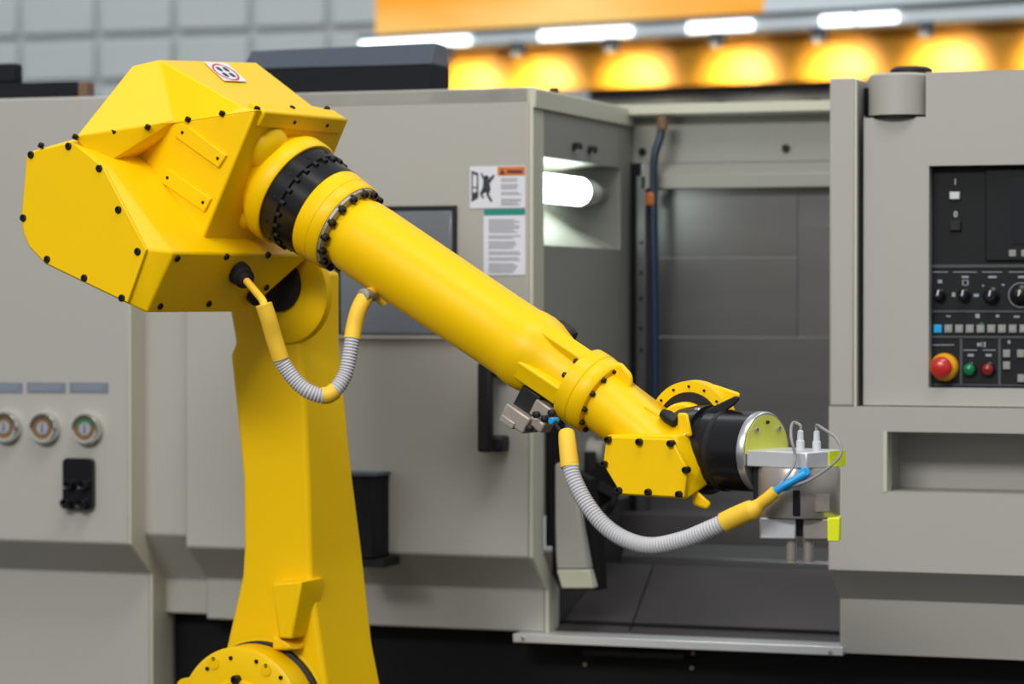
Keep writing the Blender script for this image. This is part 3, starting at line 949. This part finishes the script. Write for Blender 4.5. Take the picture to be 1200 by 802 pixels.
# --- top cover
b0 = RP(88, 161, .20); b1 = RP(165, 149, .135); b2 = RP(205, 144.5, .1012); b3 = RP(301, 129.5, .1012); b4 = RP(398, 131, -.10)
b5 = b0 - V * .34
t0 = RP(155, 77, .10); t1 = RP(187, 70, .072); t2 = RP(285, 126, .090); t3 = RP(366, 124, -.085); t4 = RP(300, 73, -.15)
tf = t0 - V * .25
vv_ = [b0, b1, b2, b3, b4, b5, t0, t1, t2, t3, t4, tf]
tc_ = pym('top_cover', vv_, [(0, 1, 6), (1, 2, 7, 6), (2, 3, 8), (2, 8, 7), (7, 8, 9, 10), (8, 3, 4, 9), (4, 5, 10, 9), (5, 11, 10), (5, 0, 6, 11), (6, 7, 10, 11), (5, 4, 3, 2, 1, 0)], 'yellow', rob, bevel=.002)
for x, y, v_ in ((48, 168, .2), (88, 158, .2), (132.5, 152.5, .16), (173, 146.5, .13), (220, 137.5, .101), (260, 130.5, .101), (301, 125, .09), (342, 124.5, 0.01), (383, 125, -.085)):
    p = RP(x, y + 3, v_)
    bolt(p, AN, mb if x < 100 else tc_, r=.0036, h=.0034)
hull('seam_gusset', [b0, b1, RP(88, 163, .198), RP(166, 152, .134), RP(205, 141, .1), RP(172, 170, .1), RP(152, 192, .1), RP(120, 194, .17), b2 - V * .03, b0 - V * .1], 'yellow', eh, bevel=.0015)
# round sign on the cover
tn = (t2 - t1).cross(t4 - t1).normalized()
tn = tn if tn.z > 0 else -tn
L0 = [(239, 73), (266, 74.5), (289, 96), (263, 95)]
lab = prism('caution_label', [PL(x, y, t1 + tn * .001, tn) for x, y in L0], tn * .0006, 'paper', tc_)
lc0 = PL(264.5, 84.5, t1 + tn * .0018, tn)
lx = (PL(266, 74.5, t1 + tn * .0018, tn) - PL(239, 73, t1 + tn * .0018, tn)) * .5
lyv = (PL(263, 95, t1 + tn * .0018, tn) - PL(239, 73, t1 + tn * .0018, tn)) * .5
ringp = [lc0 + lx * math.cos(t) * k + lyv * math.sin(t) * k for k in (.9, .76) for t in [2 * math.pi * i / 32 for i in range(32)]]
pym('sign_ring', ringp, [(i, (i + 1) % 32, 32 + (i + 1) % 32, 32 + i) for i in range(32)], 'redink', lab, recalc=False)
mk, mf = [], []
for cx_, cy_ in ((-.28, -.3), (.3, -.3), (-.28, .3), (.3, .3)):
    n0 = len(mk)
    for dx, dy in ((-.16, -.2), (.1, -.24), (.2, .02), (.12, .24), (-.12, .2), (-.2, 0)):
        mk.append(lc0 + lx * (cx_ + dx) + lyv * (cy_ + dy) + tn * .0002)
    mf.append(tuple(range(n0, n0 + 6)))
pym('sign_marks', mk, mf, 'ink', lab, recalc=False)

# --- neck and flange of the forearm
nk = lathe('elbow_neck', A0, AX, prof([(366, 58), (380, 56), (391, 60), (398, 66), (401, 67), (414, 67), (416.5, 65)]), 'yellow', rob, segs=64,
           lobes=lambda t, s: 1.0)
nbp = A0 + AX * spx2(380)
for x, y, r_ in ((285, 249, .019), (310, 172, .029)):   # rounded bosses behind the flange
    q = PL(x, y, nbp, AX)
    lathe('flange_boss', q - AX * .012, AX, [(-.01, r_ * .8), (.006, r_), (.02, r_), (.028, r_ * .85), (.033, r_ * .4), (.034, 0)], 'yellow', nk, segs=24, smooth=80)
br = lathe('black_ring', A0, AX, prof([(416, 50), (416.2, 62.5), (434, 62.5), (435.5, 59), (457, 58.5), (457.5, 48)]), 'black', rob, segs=64)
ax, e1, e2 = frame(AX)
for k in range(24):
    t = 2 * math.pi * k / 24
    d = e1 * math.cos(t) + e2 * math.sin(t)
    bolt(A0 + AX * spx2(436) + d * rpx(60, 436) * .995, AX, br, r=.0032, h=.004)
    if k % 2 == 0:
        bolt(A0 + AX * spx2(426) + d * rpx(62.3, 426), d, br, r=.0026, h=.001)
cl = lathe('forearm_collar', A0, AX, prof([(456.5, 50), (457, 57), (459, 58.2), (474, 57.0), (474.6, 56.3), (475.2, 56.9), (486, 56), (488, 54.5), (488.2, 46)]), 'yellow', rob, segs=64)
fr = lathe('forearm_flange', A0, AX, prof([(488, 50), (488.2, 53.5), (491.5, 53.5), (492, 52), (492.2, 44)]), 'conn', rob, segs=64)
for k in range(16):
    t = 2 * math.pi * (k + .5) / 16
    d = e1 * math.cos(t) + e2 * math.sin(t)
    bolt(A0 + AX * spx2(492) + d * rpx(49.6, 492), AX, fr, r=.0048, h=.005)
# --- forearm tube, shoulder and cone
fa = lathe('forearm', A0, AX, prof([(490, 43), (497, 43.5), (503, 45.5), (520, 46.3), (600, 46.0), (700, 45.4), (728, 46), (738, 47.8), (748, 48.3), (758, 47), (768, 43.5), (780, 39.5), (795, 37.5), (812, 36.5), (818, 36)]), 'yellow', rob, segs=72, smooth=60)
for t0_, wd in ((62, .011), (158, .012), (-20, .012), (250, .012)):   # webs between the shoulder and the wrist flange
    t = math.radians(t0_)
    d = e1 * math.cos(t) + e2 * math.sin(t)
    sd = e2 * math.cos(t) - e1 * math.sin(t)
    s0, s1 = spx2(733), spx2(816)
    rib = [A0 + AX * s0 + d * rpx(40, 740), A0 + AX * s0 + d * rpx(46, 740), A0 + AX * s1 + d * rpx(46.5, 816), A0 + AX * s1 + d * rpx(30, 816)]
    prism('web', [p - sd * wd for p in rib], sd * wd * 2, 'yellow', fa, bevel=.006, segs=3)
# --- wrist collar
wc = lathe('wrist_collar', A0, AX, prof([(813, 34), (813.5, 45.5), (815, 47), (830, 47.5), (831, 46.6), (832, 47), (846, 46), (848, 44), (849, 30)]), 'yellow', rob, segs=64)
for k in range(12):
    t = math.radians(15 + 30 * k)
    d = e1 * math.cos(t) + e2 * math.sin(t)
    bolt(A0 + AX * spx2(813.5) + d * rpx(41, 813), -AX, wc, r=.0036, h=.005)
    bolt(A0 + AX * spx2(848) + d * rpx(40.5, 848), AX, wc, r=.0032, h=.004)

# --- wrist body
ppx = [(712, 512), (788, 515), (807, 551), (803, 583), (729, 579), (708, 544)]
pv = .055
front = [RP(x, y, pv) for x, y in ppx]
body_o = [(711, 510), (792, 510), (822, 545), (816, 580), (805, 586), (728, 581), (706, 544)]
bo = [RP(x, y, pv - .004) for x, y in body_o]
bo[2] = RP(822, 545, .028); bo[3] = RP(816, 577, .028)
bb = [p - V * .10 for p in [RP(x, y, pv) for x, y in body_o]]
circ = lambda s, r, n=24: [A0 + AX * spx2(s) + (e1 * math.cos(2 * math.pi * i / n) + e2 * math.sin(2 * math.pi * i / n)) * rpx(r, s) for i in range(n)]
wb_ = hull('wrist_body', bo + bb[:3] + [p + AN * .01 for p in bb[1:2]], 'yellow', rob, bevel=.004, segs=3)
hull('wrist_neck', circ(846, 37) + [RP(735, 512, .045), RP(800, 512, .035), RP(812, 520, 0), RP(800, 492, -.03), RP(745, 545, .03), RP(800, 545, 0)], 'yellow', wb_, bevel=.004, segs=3)
# flats on the neck
hull('neck_boss', circ(847, 20, 10) + [RP(752, 470, 0), RP(766, 486, 0), RP(745, 478, .02), RP(757, 492, .02)], 'yellow', wb_, bevel=.004)
for x, y in ((734, 440), (737, 446), (740, 452)):
    bolt(RP(x, y, -.008), AX, wb_, r=.0028, h=.004)
hull('neck_boss', [RP(x, y, v_) for v_ in (.012, -.028) for x, y in ((712, 428), (728, 424), (742, 440), (741, 458), (722, 462), (708, 452))], 'yellow', wb_, bevel=.005, segs=3)
hull('neck_rib', [RP(752, 478, .03), RP(757, 475, .03), RP(805, 505, .03), RP(800, 512, .03), RP(752, 478, -.01), RP(757, 475, -.01), RP(808, 505, -.01), RP(803, 512, -.01)], 'yellow', wb_, bevel=.004)
wp = prism('wrist_cover', [p + V * .003 for p in front], -V * .006, 'yellow', wb_, bevel=.0012)
for x, y in ((713.5, 515.5), (750, 518), (786.5, 520), (804.5, 551), (796.5, 579.5), (760.5, 577), (726, 575), (709, 544)):
    bolt(RP(x, y, pv + .003), V, wb_, r=.0040, h=.006)
# far side round hub
hc = RP(812, 500, -.045)
hk = lathe('wrist_hub', hc + V * .01, -V, [(0, .040), (.001, .0515), (.018, .0525), (.020, .050), (.020, .0)], 'yellow', rob, segs=56)
lathe('hub_groove', hc + V * .0135, -V, [(0, .0385), (.006, .040)], 'blackp', hk, segs=40)
lathe('hub_inner', hc + V * .026 - AN * .004, -V, [(0, .028), (.003, .031), (.014, .032), (.02, .030)], 'yellow', hk, segs=40)
for k in range(7):
    t = math.radians(40 + 25 * k)
    bolt(hc + V * .011 + (RU * math.cos(t) + Z * math.sin(t)) * .0455, V, hk, r=.0015, h=.0008)
hull('hub_wing', [RP(x, y, v_) for v_ in (-.05, -.075) for x, y in ((835, 450), (868, 461), (866, 468), (845, 480), (815, 470))], 'yellow', hk, bevel=.003)
hull('fork_side', [RP(x, y, v_) for v_ in (.018, .034) for x, y in ((794, 484), (806, 484), (812, 512), (794, 512))], 'yellow', wb_, bevel=.003)
lathe('cable_entry', RP(779, 486, .03), AX, [(-.004, .005), (.004, .0075), (.016, .0075), (.018, .005)], 'blackp', wb_, segs=16)
hull('fork_tip', [RP(x, y, v_) for v_ in (.03, .0) for x, y in ((813, 572), (820, 578), (834, 590), (829, 598), (811, 592))], 'yellow', wb_, bevel=.003)

# --- tool mount: black coupler and gripper
PSI = math.radians(40)
TU = (RV * math.cos(PSI) - FH * math.sin(PSI)).normalized()
TV = (-RV * math.sin(PSI) - FH * math.cos(PSI)).normalized()
TC = RP(893, 530, 0.0)             # middle of the front disc
tcp = lathe('tool_coupler', TC, TU, [(-.110, .036), (-.105, .046), (-.082, .050), (-.070, .050), (-.069, .0445), (-.008, .0445), (-.004, .0445), (-.004, .02)], 'black', rob, segs=64)
lathe('coupler_band', TC, TU, [(-.050, .0444), (-.049, .0455), (-.044, .0455), (-.043, .0444)], 'blackp', tcp, segs=64)
for k in range(8):
    t = math.radians(22 + 45 * k)
    d = TV * math.cos(t) + Z * math.sin(t)
    bolt(TC - TU * .074 + d * .0485, TU, tcp, r=.003, h=.004, m='steel')
# arm plate above the coupler
hull('coupler_plate', [RP(x, y, v_) for v_ in (.0, -.03) for x, y in ((814, 489), (820, 484), (862, 464), (868, 466), (862, 474), (826, 500))], 'blackp', tcp, bevel=.002)
obox('coupler_block', TC - TU * .092 + TV * .012 + Z * .0, TU * .016, TV * .020, Z * .040, 'blackp', tcp, bevel=.003)
obox('coupler_plug', TC - TU * .098 + TV * .038 + Z * .028, TU * .010, TV * .010, Z * .009, 'conn', tcp, bevel=.002)
obox('coupler_plug', TC - TU * .098 + TV * .030 - Z * .040, TU * .010, TV * .012, Z * .008, 'blackp', tcp, bevel=.002)
dk = lathe('tool_disc', TC, TU, [(-.003, .040), (-.003, .0448), (.0035, .0448), (.0055, .0432), (.0055, 0)], 'rim', rob, segs=64)
seg = [TC + TU * .0058 + (TV * math.cos(t) + Z * math.sin(t)) * .041 for t in [math.radians(-1 + k * 182 / 28) for k in range(29)]]
pym('disc_face', seg + [p + TU * .0008 for p in seg], [tuple(range(29)), tuple(range(29, 58))] + [(i, (i + 1) % 29, 29 + (i + 1) % 29, 29 + i) for i in range(29)], 'discf', dk)
for t, r, m_ in ((130, .0035, 'steel'), (50, .0035, 'steel'), (90, .002, 'bolt')):
    t = math.radians(t)
    bolt(TC + TU * .0066 + (TV * math.cos(t) + Z * math.sin(t)) * .033, TU, dk, r=r, h=.0025, m=m_)

# gripper frame: horizontal bracket plate, body below
GZ = Z
gp = TC + TU * .006
zp1, zp0g = RP(900, 526, 0).z, RP(900, 545, 0).z
GL = .079
gr = obox('gripper', gp + TU * (GL / 2) + Z * ((zp1 + zp0g) / 2 - TC.z), TU * (GL / 2), TV * .038, Z * ((zp1 - zp0g) / 2), 'alu', rob, bevel=.0015)
gbc = gp + TU * .043
zb = RP(930, 604, 0).z
gb = lathe('gripper_body', Vector((gbc.x, gbc.y, zb)), Z, [(0, .043), (.002, .0445), (zp0g - zb - .003, .0445), (zp0g - zb, .043)], 'steel', gr, segs=56)
obox('plate_end_yellow', gp + TU * (GL + .0003) - TV * .020 + Z * ((zp1 + zp0g) / 2 - TC.z), TU * .0005, TV * .016, Z * ((zp1 - zp0g) / 2 - .0005), 'fluo', gr)  # yellow slab over part of the plate's end face
obox('rear_stay', gp + TU * .012 + Z * (RP(880, 560, 0).z - TC.z), TU * .011, TV * .028, Z * .022, 'blackp', gr, bevel=.002)
zj1, zj0 = zb, RP(930, 629, 0).z
JA = math.radians(10)
JU = (RV * math.cos(JA) - FH * math.sin(JA)).normalized()
JV = (-RV * math.sin(JA) - FH * math.cos(JA)).normalized()
JC = Vector((gbc.x, gbc.y, 0))
jd0 = PL(890, 615, JC + JV * .03, JV); jd1 = PL(984, 615, JC + JV * .03, JV)
jl = (jd1 - jd0).dot(JU)
js = (jd0 - JC).dot(JU)
def jaw(name, f0, f1, v0, v1, z0, z1, m_, parent=None, **k):
    return obox(name, JC + JU * (js + jl * (f0 + f1) / 2) + JV * ((v0 + v1) / 2) + Z * ((z0 + z1) / 2), JU * (jl * (f1 - f0) / 2), JV * ((v1 - v0) / 2), Z * ((z1 - z0) / 2), m_, parent or gr, **k)
jaw('jaw', 0, .455, -.025, .030, zj0, zj1, 'alu', bevel=.002)
jaw('jaw', .54, .97, -.025, .030, zj0, zj1, 'steel', bevel=.002)
jaw('jaw_slot', .455, .54, -.02, .022, zj0 + .003, zj1, 'black')
jaw('slit_dark', .43, .52, .036, .0465, RP(933, 604, .04).z, RP(933, 574, .04).z, 'black', bevel=.001)  # black bar put in as the dark of the slit in the body
jaw('jaw_tag', .85, 1.0, .0, .034, zj0 - .001, zj1 + .001, 'fluo', bevel=.001)
for f in (.39, .60):
    q = JC + JU * (js + jl * f) + JV * .018 + Z * zj0
    pn = lathe('finger_pin', q, -Z, [(-.002, .0058)] + [(.002 + .003 * i, .0060 if i % 2 == 0 else .0053) for i in range(8)] + [(.0255, .0055), (.026, 0)], 'steel', gr, segs=20)
# valve plate with dark square marks
mkd = (JU * .62 + JV * .78).normalized()
mks = JU * mkd.dot(JV) - JV * mkd.dot(JU)
mkc = JC + mkd * .0445 + Z * RP(975, 590, .03).z
mp_ = obox('maker_plate', mkc, mks * .0085, mkd * .0015, Z * .009, 'conn', gr)
for du, px in ((.030, 938), (.060, 957)):
    q = PL(px, 521, gp - TV * .012, TV)
    q.z = zp1
    ft_ = lathe('sensor_fitting', q, Z, [(0, .0046), (.009, .0046), (.010, .0036), (.020, .0032), (.021, .002)], 'white', gr, segs=16)

# sensor wires
def fp(du, z, v_): return gp + TU * du + TV * v_ + Z * (z - TC.z)
wire = 'wire'
fA, fB = [PL(px, 521, gp - TV * .012, TV) for px in (938, 957)]
fA.z = fB.z = zp1 + .020
sl_end = RP(908, 577, .075)
tube('sensor_wire', [fA, fA + Z * .006, fA + Z * .009 - TU * .006 + TV * .006, RP(927, 512, .055), RP(932, 535, .06), RP(928, 550, .065), RP(918, 563, .07), sl_end], .0016, wire, gr, segs=8)
tube('sensor_wire', [fB, fB + Z * .007, RP(965, 503, .045), RP(980, 514, .05), RP(986, 530, .055), RP(975, 545, .06), RP(950, 562, .065), RP(925, 571, .07), sl_end], .0016, wire, gr, segs=8)
tube('air_tube', [RP(905, 579, .076), RP(918, 570, .074), RP(930, 563, .07), RP(943, 556, .062)], .0042, 'blue', gr, segs=12)
tube('air_tube', [RP(906, 577, .07), RP(915, 573, .07), RP(925, 570, .068), RP(934, 560, .055)], .0036, 'blue', gr, segs=12)
lathe('tube_fitting', RP(940, 557, .050), RP(946, 552, .064) - RP(940, 557, .050), [(0, .006), (.012, .006), (.014, .004)], 'blue', gr, segs=14)
# --- wrist hose
wh = corrugated('wrist_hose', [RP(668, 545, .075), RP(673, 563, .078), RP(687, 590, .08), (RP(708, 616, .08)), RP(734, 633, .08), RP(764, 640, .08), RP(800, 633, .08), RP(830, 621, .08), RP(852, 611, .078)], .0098, 'hose', rob)
tube('hose_sleeve', [RP(664, 508, .06), RP(665, 520, .068), RP(668, 548, .075)], .0100, 'sleeve', wh, segs=18, radii=lambda t: .0092 + .0014 * t)
tube('hose_sleeve', [RP(848, 613, .078), RP(860, 607, .077), RP(876, 600, .076), RP(884, 597, .076), RP(892, 590, .076), RP(901, 583, .076), RP(909, 576, .075)], .0105, 'sleeve', wh, segs=18, per=6,
     radii=lambda t: .0112 - (.0 if t < .45 else .0045 * min(1, (t - .45) / .2)))
# --- cable clamp under the forearm end
ccm = obox('cable_clamp', RP(612, 490, .03), AX * .018, V * .018, AN * .010, 'conn', rob, bevel=.002)
obox('clamp_plate', RP(604, 494, .03), AX * .010, V * .020, AN * .004, 'conn', ccm, bevel=.001)
obox('clamp_block', RP(625, 470, .02), AX * .014, V * .016, AN * .014, 'blackp', ccm, bevel=.002)
obox('clamp_block', RP(640, 482, .025), AX * .012, V * .014, AN * .010, 'conn', ccm, bevel=.002)
obox('clamp_block', RP(634, 497, .03), AX * .010, V * .012, AN * .006, 'conn', ccm, bevel=.002)
for x, y in ((630, 486), (640, 491), (648, 484), (622, 502)):
    lathe('clamp_screw', RP(x, y, .045), V, [(0, .004), (.006, .004), (.007, .002)], 'blackp', ccm, segs=10)
lathe('blue_plug', RP(652, 493, .045), V, [(0, .004), (.012, .004), (.013, .003)], 'blue', ccm, segs=12)
tube('loose_wire', [RP(640, 488, .05), RP(650, 496, .055), RP(655, 503, .06), RP(662, 508, .06)], .002, 'blackp', ccm, segs=8)
lathe('rear_fitting', RP(664, 389, -.045), AX, [(-.012, .009), (.006, .009), (.012, .006), (.014, 0)], 'blackp', fa, segs=20)

# --- lower arm
VC = -.105                          # the lower arm stands on the far side of the head
lev = [(318, 272, 352, 399), (368, 269, 352, 399), (402, 275, 352, 399), (416, 269, 353, 400), (470, 275, 357, 405), (560, 284, 361, 414), (640, 285, 363, 424), (675, 283, 364, 428), (756, 265, 376, 437), (850, 245, 392, 456)]
rings = []
for y, xl, xc_, xr_ in lev:
    pl_, pc_ = RP(xl, y, VC), RP(xc_, y, VC)
    far = PL(xr_, y, pc_, RU)
    pc_.z = far.z = pl_.z
    rings.append([pl_, pc_, far, pl_ + (far - pc_)])
la = loft('lower_arm', rings, 'yellow', rob, bevel=.006, segs=3)
# stepped block low on the corner
blk = [(320, 684), (378, 677), (378, 700), (368, 742), (345, 748), (326, 746)]
nA, nB = RP(319, 685, VC + .03), RP(353, 682, VC + .03)
nC = PL(380, 677, nB, RU); nD = PL(376, 702, nB, RU)
nE, nF = RP(327, 748, VC + .03), RP(342, 749, VC + .03)
hull('stop_block', [nA, nB, nC, nD, nE, nF, RP(319, 685, VC - .01), RP(327, 748, VC - .01), nC - RU * .02, nF - V * .05], 'yellow', la, bevel=.0025)
hull('stop_foot', [RP(320, 745, VC + .023), RP(345, 760, VC + .023), RP(320, 762, VC + .023), PL(372, 748, RP(345, 752, VC + .023), RU), PL(372, 758, RP(345, 760, VC + .023), RU), RP(320, 745, VC - .01), RP(345, 745, VC - .01), RP(320, 765, VC - .01), RP(350, 765, VC - .01)], 'yellow', la, bevel=.003)
# elbow boss atop the lower arm; black disc paints the joint gap's shade
jd = RP(331, 334, VC)
lathe('elbow_boss', RP(338, 345, VC) + V * .008, -V, [(0, .056), (.003, .061), (.012, .063)], 'yellow', la, segs=56)
ej = lathe('elbow_gap_shade', jd + V * .016, -V, [(0, .030), (.003, .034), (.012, .034)], 'blackp', rob, segs=48)
# --- shoulder: bolted disc, joint and base
hd = RP(280, 846, VC + .053)
sh = lathe('shoulder_disc', hd, -V, [(-.004, 0), (-.004, .05), (.0, .052), (.0, .087), (.003, .0925), (.036, .0935), (.040, .091), (.056, .091)], 'yellow', rob, segs=64)
lathe('joint_seal', hd - V * .041, -V, [(0, .088), (.003, .0955), (.010, .0955), (.012, .088)], 'blackp', rob, segs=64)
lathe('shoulder_ring', hd - V * .051, -V, [(0, .091), (.002, .099), (.022, .101), (.024, .097)], 'yellow', rob, segs=64)
for x, y in ((243, 784), (270.5, 771.5), (300.5, 775.5), (329, 794.5), (250.5, 772.5), (312, 780.5)):
    bolt(RP(x, y, VC + .0535), V, sh, r=.0026, h=.0018)
for x, y in ((251.5, 777), (312.5, 785)):
    lathe('disc_boss', RP(x, y, VC + .052), V, [(0, .0085), (.0025, .008), (.0028, 0)], 'yellow', sh, segs=20)
bolt(RP(277, 797, VC + .056), V, sh, r=.006, h=.006)
lathe('shoulder_fin', RP(228, 806, VC + .03), V, [(0, .014), (.02, .014)], 'yellow', sh, segs=20)
hz_ = HUBC.z
ax0 = Vector((HUBC.x, HUBC.y, 0))
hull('shoulder_casting', [ax0 + RU * a + V * b + Z * c_ for a, b, c_ in [(-.10, .06, hz_ - .02), (.10, .06, hz_ - .02), (-.10, -.12, hz_ - .02), (.10, -.12, hz_ - .02), (-.17, .13, hz_ - .26), (.17, .13, hz_ - .26), (-.17, -.15, hz_ - .26), (.17, -.15, hz_ - .26)]], 'yellow', rob, bevel=.01)
lathe('turntable', ax0, Z, [(hz_ - .42, .17), (hz_ - .40, .18), (hz_ - .26, .18), (hz_ - .25, .16)], 'yellow', rob)
lathe('pedestal', ax0, Z, [(0, .24), (.02, .24), (.025, .15), (hz_ - .45, .15), (hz_ - .445, .20), (hz_ - .42, .20)], 'blackp', rob)

# --- elbow cable
kc = PL(279, 319, r2[3], Bn)
kd = (RP(305, 346, .075) - kc).normalized()
plug = lathe('cable_plug', kc - kd * .01, kd, [(0, .0135), (.010, .0145), (.018, .0145), (.019, .0120), (.032, .0125), (.033, .009), (.042, .008)], 'blackp', rob, segs=24)
kv = .135
eh_ = corrugated('elbow_hose', [RP(328, 420, .115), RP(336, 433, .11), RP(348, 448, .105), RP(362, 459, .10), RP(379, 464, .09), RP(393, 457, .08), RP(404, 440, .07), RP(409, 420, .065), RP(413, 396, .06)], .0094, 'hose', rob)
tube('hose_sleeve', [RP(309, 357, .135), RP(315, 375, .13), RP(321, 396, .122), RP(329, 421, .115)], .0098, 'sleeve', eh_, segs=18)
tube('cable', [kc + kd * .028, RP(303, 346, .11), RP(308, 353, .13), RP(311, 362, .134)], .0046, 'sleeve', eh_, segs=12)
tube('tape_band', [RP(377, 464, .091), RP(385, 463, .0855), RP(393, 457.5, .08)], .0100, 'sleeve', eh_, segs=18)
tube('hose_sleeve', [RP(412.5, 398, .06), RP(415, 383, .055), RP(420, 364, .05), RP(428, 348, .04)], .0098, 'sleeve', eh_, segs=18)
tube('cable', [RP(427, 350, .041), RP(433, 344, .035), RP(441, 346, .02), RP(452, 354, .01)], .007, 'sleeve', eh_, segs=12)
lathe('hose_clamp', RP(431, 346, .038), V, [(-.01, .008), (.01, .008), (.011, .004)], 'conn', eh_, segs=12)
lathe('plug_small', PL(296, 345, r2[3], Bn) - kd * .005, kd, [(0, .010), (.018, .010), (.02, .006)], 'blackp', plug, segs=16)
